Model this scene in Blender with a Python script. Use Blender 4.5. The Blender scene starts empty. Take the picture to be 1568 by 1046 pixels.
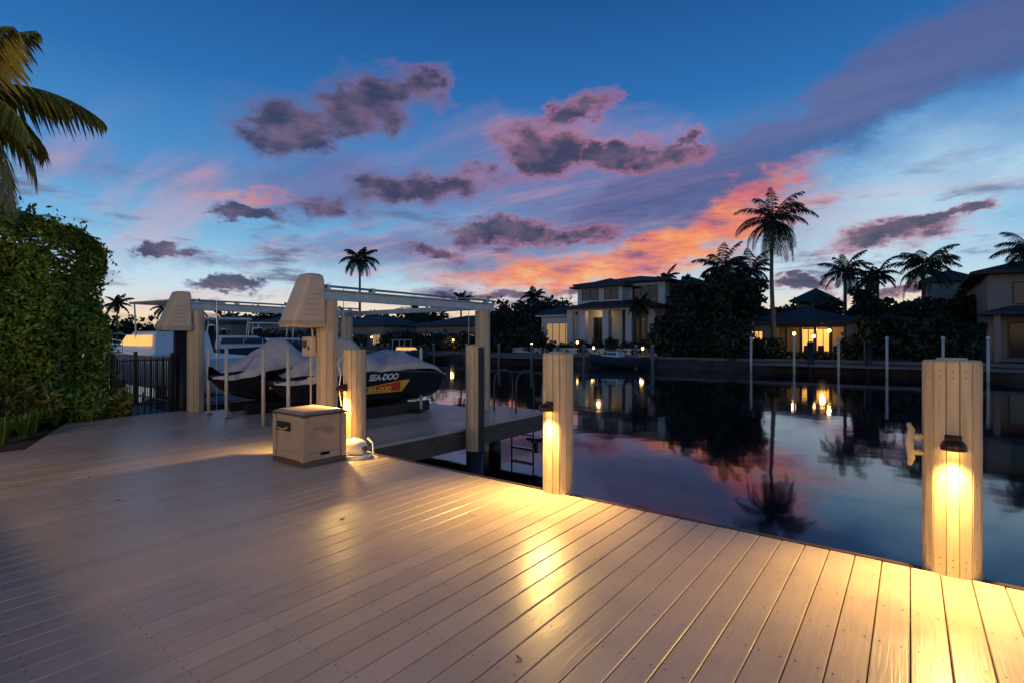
import bpy, math, random
import numpy as np
from mathutils import Vector, Matrix
R = math.radians
scene = bpy.context.scene
# World axes: +X runs along the near dock edge, +Y crosses the canal. Deck top is z=0.
ZW = -0.8
C, S = 0.795, 0.606     # heading of the photographer's view (about 37 deg left of +Y)

def row(b, y):
    """x of the point on the line Y=y seen at bearing slope b/800"""
    a = b/800.0
    return y*(C*a-S)/(C+S*a)
def lin(c):
    return tuple(((v/255.0)/12.92 if v/255.0 <= .04045 else ((v/255.0+.055)/1.055)**2.4) for v in c)

# ------------------------------------------------------------------ materials
def nn(nt, t, **kw):
    n = nt.nodes.new(t)
    for k, v in kw.items(): setattr(n, k, v)
    return n
def mat(name, col, rough=.6, metal=0., var=.25, scale=4., bump=0., stretch=(1,1,1), spec=.5, island=0., emit=None, estr=0., col2=None):
    m = bpy.data.materials.new(name); m.use_nodes = True
    nt = m.node_tree; b = nt.nodes['Principled BSDF']
    b.inputs['Roughness'].default_value = rough
    b.inputs['Metallic'].default_value = metal
    b.inputs['Specular IOR Level'].default_value = spec
    tc = nn(nt, 'ShaderNodeTexCoord'); mp = nn(nt, 'ShaderNodeMapping')
    mp.inputs['Scale'].default_value = stretch
    nt.links.new(tc.outputs['Object'], mp.inputs['Vector'])
    no = nn(nt, 'ShaderNodeTexNoise'); no.inputs['Scale'].default_value = scale; no.inputs['Detail'].default_value = 1.5 if island else 3
    nt.links.new(mp.outputs[0], no.inputs['Vector'])
    mr = nn(nt, 'ShaderNodeMapRange'); mr.inputs['From Min'].default_value = .3; mr.inputs['From Max'].default_value = .7
    nt.links.new(no.outputs['Fac'], mr.inputs['Value'])
    fac = mr.outputs[0]
    if island > 0:
        g = nn(nt, 'ShaderNodeNewGeometry')
        mx = nn(nt, 'ShaderNodeMix'); mx.data_type = 'FLOAT'
        mx.inputs[0].default_value = island
        nt.links.new(fac, mx.inputs[2]); nt.links.new(g.outputs['Random Per Island'], mx.inputs[3])
        fac = mx.outputs[0]
    mc = nn(nt, 'ShaderNodeMix'); mc.data_type = 'RGBA'
    c1 = tuple(c*(1-var) for c in col); c2 = col2 if col2 else tuple(min(1, c*(1+var)) for c in col)
    mc.inputs[6].default_value = (*c1, 1); mc.inputs[7].default_value = (*c2, 1)
    nt.links.new(fac, mc.inputs[0]); nt.links.new(mc.outputs[2], b.inputs['Base Color'])
    if bump > 0:
        bp = nn(nt, 'ShaderNodeBump'); bp.inputs['Strength'].default_value = bump; bp.inputs['Distance'].default_value = .02
        nt.links.new(no.outputs['Fac'], bp.inputs['Height']); nt.links.new(bp.outputs[0], b.inputs['Normal'])
    if emit:
        b.inputs['Emission Color'].default_value = (*emit, 1); b.inputs['Emission Strength'].default_value = estr
    return m

M = {}
M['post'] = mat('piling_wrap', (.56,.45,.29), .6, var=.14, scale=6, stretch=(6,6,.5), bump=.15, spec=.3)
M['posttop'] = mat('piling_cap', (.45,.38,.28), .5, var=.15)
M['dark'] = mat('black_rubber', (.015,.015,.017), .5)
M['bronze'] = mat('bronze_fixture', (.07,.035,.018), .35, .6)
M['lens'] = mat('lamp_lens', (.9,.7,.3), .3, emit=(1,.6,.17), estr=40)
M['alu'] = mat('aluminium', (.36,.41,.46), .4, .6, var=.1)
M['steel'] = mat('stainless', (.35,.37,.4), .3, 1., var=.05)
M['hood'] = mat('beige_plastic', (.62,.48,.34), .45, var=.08)
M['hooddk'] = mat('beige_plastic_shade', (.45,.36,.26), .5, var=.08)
M['box'] = mat('taupe_plastic', (.44,.32,.22), .5, var=.08, scale=8, bump=.05)
M['boxdk'] = mat('brown_plastic', (.11,.07,.05), .5)
M['white'] = mat('white_gelcoat', (.75,.76,.78), .3, var=.05)
M['pole'] = mat('pvc_pole', (.66,.58,.48), .4, var=.08)
M['rope'] = mat('rope', (.5,.42,.28), .9)
M['cover'] = mat('grey_canvas', (.62,.55,.50), .85, var=.15, scale=5, bump=.6)
M['hull'] = mat('black_hull', (.012,.012,.016), .25, var=.1)
M['red'] = mat('red_decal', (.7,.035,.02), .4, var=.05)
M['yellow'] = mat('yellow_decal', (.85,.55,.03), .4, var=.05)
M['lettering'] = mat('white_lettering', (.8,.8,.82), .4, var=.02)
M['leafh'] = mat('hedge_leaf', (.07,.15,.02), .45, var=.7, scale=1.2, island=.6, col2=(.22,.36,.04))
M['leafy'] = mat('croton_leaf', (.12,.15,.02), .5, var=.6, scale=3, island=.7, col2=(.34,.30,.04))
M['leafd'] = mat('tree_leaf', (.016,.025,.011), .6, var=.5, scale=.5, island=.6)
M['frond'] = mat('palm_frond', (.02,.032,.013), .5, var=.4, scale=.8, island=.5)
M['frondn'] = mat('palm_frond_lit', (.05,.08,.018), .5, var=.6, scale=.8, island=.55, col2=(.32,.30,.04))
M['trunk'] = mat('palm_trunk', (.11,.09,.07), .9, var=.3, stretch=(1,1,6), bump=.4)
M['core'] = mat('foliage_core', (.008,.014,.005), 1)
M['mulch'] = mat('mulch', (.08,.05,.035), .95, var=.6, scale=40, bump=.8)
M['lawn'] = mat('lawn', (.035,.055,.02), .95, var=.5, scale=2, bump=.4)
M['conc'] = mat('seawall_concrete', (.07,.06,.055), .85, var=.5, scale=1.2, bump=.3)
M['stucco'] = mat('white_stucco', (.60,.57,.55), .85, var=.08, scale=.6)
M['stucco2'] = mat('tan_stucco', (.26,.23,.21), .85, var=.12, scale=.6)
M['roof'] = mat('dark_roof_tile', (.04,.038,.045), .75, var=.3, scale=3, stretch=(1,6,6))
M['glass'] = mat('window_glass', (.02,.025,.03), .08, var=.1)
M['frame'] = mat('window_frame', (.05,.045,.045), .5)
M['warm'] = mat('lit_window', (.5,.3,.1), .5, emit=(1,.46,.10), estr=1.2)
M['warmdim'] = mat('dim_lit_window', (.4,.25,.1), .5, emit=(1,.6,.25), estr=.34)
M['bulb'] = mat('lamp_bulb', (1,.7,.3), .5, emit=(1,.55,.16), estr=10)
M['dockwd'] = mat('grey_dock_wood', (.16,.145,.14), .8, var=.3, scale=3, stretch=(8,1,1))
M['fascia'] = mat('brown_fascia', (.10,.075,.06), .7, var=.3, scale=3, stretch=(1,1,8))
M['fence'] = mat('black_fence', (.01,.01,.012), .4)
M['canvas'] = mat('navy_canvas', (.02,.03,.06), .8)
M['deadleaf'] = mat('dry_leaf', (.12,.06,.03), .8, var=.4)

def deck_mat():
    m = bpy.data.materials.new('composite_decking'); m.use_nodes = True
    nt = m.node_tree; b = nt.nodes['Principled BSDF']; L = nt.links.new
    tc = nn(nt,'ShaderNodeTexCoord'); sp = nn(nt,'ShaderNodeSeparateXYZ'); L(tc.outputs['Object'], sp.inputs[0])
    d = nn(nt,'ShaderNodeMath', operation='DIVIDE'); d.inputs[1].default_value = .143; L(sp.outputs[0], d.inputs[0])
    f = nn(nt,'ShaderNodeMath', operation='FLOOR'); L(d.outputs[0], f.inputs[0])
    w = nn(nt,'ShaderNodeTexWhiteNoise'); w.noise_dimensions = '1D'; L(f.outputs[0], w.inputs['W'])
    mp = nn(nt,'ShaderNodeMapping'); mp.inputs['Scale'].default_value = (45,2.2,1); L(tc.outputs['Object'], mp.inputs[0])
    off = nn(nt,'ShaderNodeCombineXYZ'); mu = nn(nt,'ShaderNodeMath', operation='MULTIPLY'); mu.inputs[1].default_value = 37
    L(w.outputs['Value'], mu.inputs[0]); L(mu.outputs[0], off.inputs[1]); L(off.outputs[0], mp.inputs['Location'])
    g = nn(nt,'ShaderNodeTexNoise'); g.inputs['Scale'].default_value = 1; g.inputs['Detail'].default_value = 3; g.inputs['Distortion'].default_value=1.2
    L(mp.outputs[0], g.inputs['Vector'])
    big = nn(nt,'ShaderNodeTexNoise'); big.inputs['Scale'].default_value = 1.3; big.inputs['Detail'].default_value = 5; big.inputs['Roughness'].default_value=.65; L(tc.outputs['Object'], big.inputs['Vector'])
    a1 = nn(nt,'ShaderNodeMath', operation='MULTIPLY_ADD'); a1.inputs[1].default_value = .22
    L(w.outputs['Value'], a1.inputs[0]); L(big.outputs['Fac'], a1.inputs[2])
    a2 = nn(nt,'ShaderNodeMath', operation='MULTIPLY_ADD'); a2.inputs[1].default_value = .45; L(g.outputs['Fac'], a2.inputs[0]); L(a1.outputs[0], a2.inputs[2])
    mr = nn(nt,'ShaderNodeMapRange'); mr.inputs['From Min'].default_value=.5; mr.inputs['From Max'].default_value=1.2; L(a2.outputs[0], mr.inputs['Value'])
    mc = nn(nt,'ShaderNodeMix', data_type='RGBA'); mc.inputs[6].default_value=(.46,.36,.26,1); mc.inputs[7].default_value=(.70,.56,.42,1)
    L(mr.outputs[0], mc.inputs[0]); L(mc.outputs[2], b.inputs['Base Color'])
    rr = nn(nt,'ShaderNodeMapRange'); rr.inputs['From Min'].default_value=.3; rr.inputs['From Max'].default_value=.7; rr.inputs['To Min'].default_value=.25; rr.inputs['To Max'].default_value=.48; L(big.outputs['Fac'], rr.inputs['Value']); L(rr.outputs[0], b.inputs['Roughness'])
    b.inputs['Specular IOR Level'].default_value=.45
    bp = nn(nt,'ShaderNodeBump'); bp.inputs['Strength'].default_value=.5; bp.inputs['Distance'].default_value=.003; L(g.outputs['Fac'], bp.inputs['Height']); L(bp.outputs[0], b.inputs['Normal'])
    return m
M['deck'] = deck_mat()

def water_mat():
    m = bpy.data.materials.new('canal_water'); m.use_nodes = True
    nt = m.node_tree; b = nt.nodes['Principled BSDF']; L = nt.links.new
    b.inputs['Base Color'].default_value = (.002,.005,.014,1); b.inputs['Roughness'].default_value = .05
    b.inputs['IOR'].default_value = 1.58
    tc = nn(nt,'ShaderNodeTexCoord')
    n1 = nn(nt,'ShaderNodeTexNoise'); n1.inputs['Scale'].default_value=.7; n1.inputs['Detail'].default_value=2; L(tc.outputs['Object'], n1.inputs['Vector'])
    bp = nn(nt,'ShaderNodeBump'); bp.inputs['Strength'].default_value=.06; bp.inputs['Distance'].default_value=.10; L(n1.outputs['Fac'], bp.inputs['Height'])
    L(bp.outputs[0], b.inputs['Normal'])
    return m
M['water'] = water_mat()

# ------------------------------------------------------------------ mesh builder
class MB:
    def __init__(s): s.v=[]; s.f=[]
    def add(s, vs, fs):
        o=len(s.v); s.v += [tuple(v) for v in vs]; s.f += [tuple(i+o for i in f) for f in fs]; return s
    def box(s, c, d, rz=0, taper=1., tx=0, ty=0):
        x,y,z=d[0]/2,d[1]/2,d[2]/2; cr,sr=math.cos(rz),math.sin(rz); vs=[]
        for k,(sx,sy,sz) in enumerate([(-1,-1,-1),(1,-1,-1),(1,1,-1),(-1,1,-1),(-1,-1,1),(1,-1,1),(1,1,1),(-1,1,1)]):
            t = taper if sz>0 else 1; px=sx*x*t+(tx if sz>0 else 0); py=sy*y*t+(ty if sz>0 else 0)
            vs.append((c[0]+px*cr-py*sr, c[1]+px*sr+py*cr, c[2]+sz*z))
        return s.add(vs, [(0,3,2,1),(4,5,6,7),(0,1,5,4),(1,2,6,5),(2,3,7,6),(3,0,4,7)])
    def b2(s, x0,x1,y0,y1,z0,z1): return s.box(((x0+x1)/2,(y0+y1)/2,(z0+z1)/2),(x1-x0,y1-y0,z1-z0))
    def loft(s, rings, cap=True, closed=True):
        n=len(rings[0]); vs=[p for r in rings for p in r]; fs=[]
        for i in range(len(rings)-1):
            for j in range(n if closed else n-1):
                k=(j+1)%n; fs.append((i*n+j,i*n+k,(i+1)*n+k,(i+1)*n+j))
        if cap and closed:
            fs.append(tuple(range(n))[::-1]); fs.append(tuple((len(rings)-1)*n+j for j in range(n)))
        return s.add(vs,fs)
    def tube(s, pts, rad, n=8):
        pts=[Vector(p) for p in pts]; rings=[]
        for i,p in enumerate(pts):
            d=(pts[min(i+1,len(pts)-1)]-pts[max(i-1,0)]).normalized()
            a=d.orthogonal().normalized() if i==0 else (pa-d*pa.dot(d)).normalized()
            pa=a; b=d.cross(a); r=rad[i] if hasattr(rad,'__len__') else rad
            rings.append([tuple(p+a*math.cos(t)*r+b*math.sin(t)*r) for t in [2*math.pi*k/n for k in range(n)]])
        return s.loft(rings)
    def hip(s, x0,x1,y0,y1,z0,z1,ov=.6,th=.18):
        x0-=ov;x1+=ov;y0-=ov;y1+=ov
        s.b2(x0,x1,y0,y1,z0,z0+th); z=z0+th; w=min(x1-x0,y1-y0)/2
        if x1-x0>=y1-y0: a=(x0+w,(y0+y1)/2,z1); b=(x1-w,(y0+y1)/2,z1)
        else: a=((x0+x1)/2,y0+w,z1); b=((x0+x1)/2,y1-w,z1)
        v=[(x0,y0,z),(x1,y0,z),(x1,y1,z),(x0,y1,z),a,b]
        if x1-x0>=y1-y0: f=[(0,1,5,4),(1,2,5),(2,3,4,5),(3,0,4)]
        else: f=[(0,1,4),(1,2,5,4),(2,3,5),(3,0,4,5)]
        return s.add([(p[0],p[1],p[2]+(.002 if i<4 else 0)) for i,p in enumerate(v)],f)
    def ball(s,c,r,n=12,m=8,zmin=-1.):
        rings=[]
        for i in range(m+1):
            t=math.asin(max(-1,zmin))+(math.pi/2-math.asin(max(-1,zmin)))*i/m
            rr=max(math.cos(t),.01)
            rings.append([(c[0]+r[0]*rr*math.cos(2*math.pi*k/n),c[1]+r[1]*rr*math.sin(2*math.pi*k/n),c[2]+r[2]*math.sin(t)) for k in range(n)])
        return s.loft(rings)
    def obj(s,name,m,parent=None,smooth=False,loc=(0,0,0),bevel=0):
        me=bpy.data.meshes.new(name); me.from_pydata(s.v,[],s.f); me.materials.append(m)
        if smooth: me.polygons.foreach_set('use_smooth',[True]*len(me.polygons))
        me.update(); o=bpy.data.objects.new(name,me); scene.collection.objects.link(o); o.location=loc
        if bevel: 
            bm=o.modifiers.new('bevel','BEVEL'); bm.width=bevel; bm.segments=2; bm.limit_method='ANGLE'
        if parent: o.parent=parent
        return o
def grp(name, loc=(0,0,0), rz=0):
    e=bpy.data.objects.new(name,None); scene.collection.objects.link(e); e.location=loc; e.rotation_euler=(0,0,rz); e.empty_display_size=.3; return e
def light(name, typ, loc, energy, col, parent=None, rot=(0,0,0), **kw):
    l=bpy.data.lights.new(name,typ); l.energy=energy; l.color=col
    for k,v in kw.items(): setattr(l,k,v)
    o=bpy.data.objects.new(name,l); scene.collection.objects.link(o); o.location=loc; o.rotation_euler=rot
    if parent: o.parent=parent
    return o

# ------------------------------------------------------------------ foliage
def leaf_mesh(P, size, rng, aspect=.5):
    n=len(P); a=rng.normal(size=(n,3)); a/=np.linalg.norm(a,axis=1)[:,None]
    b=np.cross(a,rng.normal(size=(n,3))); b/=np.linalg.norm(b,axis=1)[:,None]
    s=(size*rng.uniform(.6,1.4,n))[:,None]
    V=np.stack([P-a*s,P+b*s*aspect,P+a*s,P-b*s*aspect],1).reshape(-1,3)
    F=np.arange(n*4).reshape(n,4)
    return V,F
def np_obj(name,V,F,m,parent=None,loc=(0,0,0)):
    me=bpy.data.meshes.new(name); me.from_pydata(V.tolist(),[],F.tolist()); me.materials.append(m); me.update()
    o=bpy.data.objects.new(name,me); scene.collection.objects.link(o); o.location=loc
    if parent: o.parent=parent
    return o
def wob(D,seed,k=3.):
    return (np.sin(D[:,0]*k+seed)*np.sin(D[:,1]*k*1.3+seed*2)+np.sin(D[:,2]*k*1.7+seed*3)*np.sin(D[:,0]*k*2.1+D[:,1]*k))*.5
def cloud_pts(clumps,n,rng,inner=.55):
    w=np.array([c[3]*c[5]+c[4]*c[5] for c in clumps]); w=w/w.sum(); idx=rng.choice(len(clumps),n,p=w); A=np.array(clumps)[idx]
    D=rng.normal(size=(n,3)); D/=np.linalg.norm(D,axis=1)[:,None]
    r=rng.uniform(inner,1.0,n)*(1+.22*wob(D,idx*1.7,3.5))
    return A[:,:3]+D*A[:,3:]*r[:,None]
def treemass(name,x0,x1,y,h,seed,n=2500,size=.35,depth=3.,zb=0.,vary=.3):
    rng=np.random.default_rng(seed); g=grp(name,((x0+x1)/2,y,zb)); cl=[]; w=x1-x0
    k=max(3,int(w/(h*.5)))
    core=MB(); tr=MB()
    for i in range(k):
        hh=h*rng.uniform(1-vary,1+vary*.35); cx=-w/2+w*(i+.5)/k+rng.uniform(-.8,.8); cy=rng.uniform(-depth/3,depth/3)
        cl.append((cx,cy,hh*.6,w/k*.75,depth*.6,hh*.4)); cl.append((cx+rng.uniform(-1,1),cy-depth*.3,hh*.28,w/k*.8,depth*.6,hh*.3))
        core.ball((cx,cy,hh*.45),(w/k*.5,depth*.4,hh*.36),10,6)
        tr.tube([(cx,cy,-.1),(cx+.2,cy,hh*.5)],[.2,.08],6)
        for j in range(4):
            an=rng.uniform(0,6.28); cl.append((cx+math.cos(an)*w/k*.6,cy+math.sin(an)*depth*.4,hh*rng.uniform(.6,1.0),h*.11,h*.11,h*.08))
    P=cloud_pts(cl,n,rng); P=P[P[:,2]>0]
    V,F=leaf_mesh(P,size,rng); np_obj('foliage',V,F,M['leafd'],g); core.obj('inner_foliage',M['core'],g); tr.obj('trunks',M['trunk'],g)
    return g

def palm(name,loc,h,r,seed,n=18,lean=(0,0),tr=.16,m=None,leafw=.06,droop=1.5,up=75,down=-35,leaflen=.28,nl=22,hang=.45):
    rng=random.Random(seed); g=grp(name,loc); m=m or M['frond']
    mb=MB(); pts=[]; rad=[]
    for i in range(11):
        t=i/10; pts.append((lean[0]*math.sin(t*2.4),lean[1]*t*t,h*t-.1)); rad.append(tr*(1.25-.55*t) * (1.25 if i==0 else 1))
    mb.tube(pts,rad,10); mb.obj('trunk',M['trunk'],g,True)
    top=Vector(pts[-1]); fb=MB(); rb=MB()
    for i in range(n):
        az=i*2.39996+rng.uniform(-.3,.3); t0=R(up+(down-up)*((i+.5)/n)**.9+rng.uniform(-8,8)); L=r*rng.uniform(.82,1.15)
        bend=droop*rng.uniform(.7,1.2)*(.6+.4*math.cos(t0)); p=top.copy(); rp=[]; K=12
        hd=Vector((math.cos(az),math.sin(az),0)); side=Vector((-math.sin(az),math.cos(az),0)); tw=rng.uniform(-.3,.3)
        dirs=[]
        for k in range(K+1):
            t=k/K; th=max(t0-bend*t**1.3,-1.5); d=hd*math.cos(th)+Vector((0,0,math.sin(th))); rp.append(p.copy()); dirs.append(d); p=p+d*(L/K)
        rb.tube(rp,[.035*r/2.5*(1-.85*k/K) for k in range(K+1)],4)
        for k in range(nl):
            t=.12+.88*(k+.5)/nl; q=t*K; i0=min(int(q),K-1); fr=q-i0; pos=rp[i0].lerp(rp[i0+1],fr); d=dirs[i0]
            ll=L*leaflen*(math.sin(math.pi*min(1,t*.85+.12))**.6)*rng.uniform(.75,1.1)
            for sd in (-1,1):
                v=(side*sd*(1+tw*sd*.3)+d*(.45+.5*t)+Vector((0,0,-hang-rng.uniform(0,.5)))).normalized()
                w=d*leafw*.5
                mid=pos+v*ll*.55; tip=pos+v*ll+Vector((0,0,-ll*.22))
                fb.add([pos-w*.6,pos+w*.6,mid+w,tip,mid-w],[(0,1,2,3,4)])
    fb.obj('fronds',m,g); rb.obj('frond_stems',m,g)
    return g

# ------------------------------------------------------------------ ground / water
MB().b2(-1500,1500,-1500,3.55,-2.2,-.08).obj('ground',M['lawn'])
MB().b2(-1500,1500,39.9,1500,-2.2,.0).obj('far_ground',M['lawn'])
MB().b2(-1500,-135,3.551,39.899,-2.2,-.02).obj('canal_end_ground',M['lawn'])
MB().add([(-134.9,3.0,ZW),(600,3.0,ZW),(600,40,ZW),(-134.9,40,ZW)],[(0,1,2,3)]).obj('water',M['water'])
MB().b2(-600,600,3.56,3.75,-2.2,-.09).obj('seawall',M['conc'])
sw=grp('seawall',(0,39.7,0))
MB().b2(-134,600,-.15,.15,-2.2,-.12).obj('wall',M['conc'],sw)
MB().b2(-134,600,-.3,.35,-.118,.06).obj('cap',M['dockwd'],sw)

# ------------------------------------------------------------------ main deck
BW=.143; GAP=.0055
deck=grp('wooden_deck'); mb=MB(); scr=MB()
def board(mb,x0,x1,y0,y1,z=0.,th=.035,c=.004,y0b=None):
    if y0b is None: y0b=y0
    prof=[(x0,z-th),(x1,z-th),(x1,z-c),(x1-c,z),(x0+c,z),(x0,z-c)]
    def ys(x): return y0+(y0b-y0)*(x-x0)/(x1-x0)
    mb.loft([[(x,ys(x),zz) for x,zz in prof],[(x,y1,zz) for x,zz in prof]])
i0=int(-11.48/BW); rj=random.Random(8)
for i in range(i0,int(9/BW)):
    x0=i*BW+GAP/2; x1=x0+BW-GAP
    f=lambda x: (-4.5 if x>-8.9 else 1.5+( -8.9-x)*(1.01/2.58))
    y1=4.05+rj.uniform(-.002,.002) if x0>-7.3 else 4.3
    board(mb,x0,x1,f(x0),y1,z=rj.uniform(-.0008,.0008),y0b=f(x1))
    if -9<x0<4:
        for k in range(-2,11):
            y=k*.41+.1
            if y<f(x0)+.1 or y>4.0: continue
            for xx in (x0+.028,x1-.028):
                xx+=rj.uniform(-.003,.003); yy=y+rj.uniform(-.006,.006)
                scr.add([(xx+.0042*math.cos(a),yy+.0042*math.sin(a),.0016) for a in [j*math.pi/3 for j in range(6)]],[(0,1,2,3,4,5)])
mb.obj('boards',M['deck'],deck); scr.obj('screws',M['bronze'],deck)
fr=MB()
for k in range(-11,11): fr.b2(-8.7,9,k*.41+.08,k*.41+.12,-.16,-.037)
fr.b2(-8.7,9,4.0,4.04,-.3,-.037)
fr.b2(-11.4,-8.7,2.6,4.2,-.075,-.037)
fr.obj('joists',M['boxdk'],deck)
lv=grp('fallen_leaves'); mb=MB()
for (x_,y_,n_) in ((-6.6,1.55,5),(-5.6,1.45,2),(-3.5,2.4,1),(-9.2,2.6,3),(-1.2,1.7,1),(-7.6,3.3,3)):
    for k in range(n_):
        cx=x_+rj.gauss(0,.08); cy=y_+rj.gauss(0,.08); a=rj.uniform(0,6.28); s=rj.uniform(.015,.032); ca,sa=math.cos(a),math.sin(a)
        mb.add([(cx-ca*s,cy-sa*s,.004),(cx+sa*s*.4,cy-ca*s*.4,.003),(cx+ca*s,cy+sa*s,.014),(cx-sa*s*.4,cy+ca*s*.4,.008)],[(0,1,2),(0,2,3)])
mb.obj('leaves',M['deadleaf'],lv)
# unseen wall added behind the camera to shade the rear of the deck
gw=grp('shadow_caster_wall',(-3.5,-1.3,0)); MB().b2(-5,3.2,-.1,.1,.002,.93).obj('wall',M['stucco2'],gw); MB().b2(-5.04,3.24,-.14,.14,.932,.99).obj('coping',M['stucco'],gw,bevel=.01)
# finger pier + lift platform
pier=grp('finger_pier'); mb=MB()
y=4.06
while y<8.5:
    mb.b2(-7.3,-5.6,y,y+BW-GAP,-.035,0.0); y+=BW
mb.obj('boards',M['deck'],pier)
MB().b2(-5.66,-5.62,4.06,8.46,-.33,-.037).b2(-7.28,-7.24,4.06,8.46,-.33,-.037).b2(-7.2,-5.7,8.42,8.46,-.33,-.037).obj('fascia',M['fascia'],pier)
mb=MB()
for yy in (5.2,8.1):
    mb.tube([(-6.6,yy,-2.1),(-6.6,yy,-.05)],.12,12); mb.tube([(-7.1,yy,-2.1),(-7.1,yy,-.05)],.12,12)
mb.obj('pilings',M['dark'],pier,True)
MB().b2(-5.55,-5.2,7.7,7.76,-.42,-.38).b2(-5.3,-5.25,7.5,8.0,-.41,-.37).b2(-5.3,-5.25,7.6,7.65,-.6,-.37).obj('step_bracket',M['dark'],pier)
plat=grp('jet_ski_platform'); mb=MB(); xx=-11.2
while xx<-7.45:
    mb.b2(xx,xx+BW-GAP,4.32,8.2,-.06,-.025); xx+=BW
mb.obj('boards',M['deck'],plat)
MB().b2(-11.2,-7.4,8.21,8.25,-.35,-.03).b2(-7.39,-7.35,4.4,8.2,-.35,-.06).obj('fascia',M['fascia'],plat)

# ------------------------------------------------------------------ pilings with lamps
def stave_ring(rad,z,n=14,g=.013,cx=0,cy=0):
    r=[]
    for i in range(n):
        a0=2*math.pi*i/n; a1=2*math.pi*(i+1)/n; e=.032
        r+= [(cx+(rad-g)*math.cos(a0),cy+(rad-g)*math.sin(a0),z),(cx+rad*math.cos(a0+e),cy+rad*math.sin(a0+e),z),(cx+rad*math.cos(a1-e),cy+rad*math.sin(a1-e),z)]
    return r
def piling(name,loc,top,rad=.142,bottom=-2.1,n=14):
    g=grp(name,loc)
    MB().loft([stave_ring(rad,bottom,n),stave_ring(rad,top-.012,n),stave_ring(rad-.008,top,n)]).obj('staves',M['post'],g)
    MB().loft([stave_ring(rad*.55,top+.001,n,0.004),stave_ring(rad*.5,top+.014,n,0.004)]).obj('cap_disc',M['posttop'],g)
    s=MB()
    for i in range(n):
        a=2*math.pi*(i+.5)/n
        for z in (.06,.1,.55,top-.06,top-.1):
            c=Vector((math.cos(a)*(rad*math.cos(math.pi/n)+.0015),math.sin(a)*(rad*math.cos(math.pi/n)+.0015),z)); t=Vector((-math.sin(a),math.cos(a),0))
            s.add([tuple(c+t*.004*math.cos(q)+Vector((0,0,.004*math.sin(q)))) for q in [j*math.pi/3 for j in range(6)]],[(0,1,2,3,4,5)])
    s.obj('screws',M['bronze'],g)
    return g
def fixture(g,rad,z,energy):
    y=-rad-.06
    MB().b2(-.04,.04,-rad-.012,-rad+.012,z-.03,z+.06).obj('lamp_backplate',M['bronze'],g,bevel=.006)
    rings=[]
    for i in range(7):
        t=math.pi/2*i/6; rr=max(.002,math.cos(t)); rings.append([(.062*rr*math.cos(a),y+.066*rr*math.sin(a),z+.05*math.sin(t)) for a in [2*math.pi*k/20 for k in range(20)]])
    mb=MB(); mb.loft([[ (p[0],p[1],z-.018) for p in rings[0]]]+rings,cap=False); mb.obj('lamp_hood',M['bronze'],g,True)
    MB().ball((0,y-.005,z-.008),(.034,.034,-.014),14,5,0.).obj('lamp_lens',M['lens'],g,True)
    return light('lamp_light','SPOT',(0,y-.026,z-.030),energy,(1,.60,.17),g,rot=(R(-24),0,0),spot_size=R(150),spot_blend=.75,shadow_soft_size=.025)
for (px,py) in ((-5.70,4.13),(-2.61,4.13),(.20,4.16)):
    g=piling('mooring_piling',(px,py,0),1.275); fixture(g,.142,.78,125)
    if px>0:
        c=MB(); c.tube([(-.13,-.03,.80),(-.20,-.05,.80)],.018,8).tube([(-.13,-.03,.70),(-.20,-.05,.70)],.018,8).tube([(-.205,-.05,.62),(-.195,-.05,.66),(-.205,-.05,.75),(-.195,-.05,.84),(-.21,-.05,.88)],[.012,.02,.022,.02,.012],8)
        c.obj('cleat',M['post'],g,True)
    if px<-5:
        c=MB(); c.tube([(-.12,-.09,1.2),(-.13,-.16,1.1),(-.11,-.13,.95),(-.12,-.15,.8),(-.1,-.13,.55)],.008,6); c.obj('rope',M['white'],g,True)
g=piling('pier_piling',(-5.42,6.15,0),1.31,.14,-.32); MB().tube([(0,0,-2.1),(0,0,-.321)],.135,16).obj('sleeve',M['dark'],g,True)
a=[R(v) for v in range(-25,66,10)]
MB().loft([[(.143*math.cos(t),.143*math.sin(t),z) for t in a]+[(.15*math.cos(t),.15*math.sin(t),z) for t in a[::-1]] for z in (-.33,1.28)]).obj('shade_strip',M['dark'],g)  # black strip standing in for shade on the piling's right side

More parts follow.
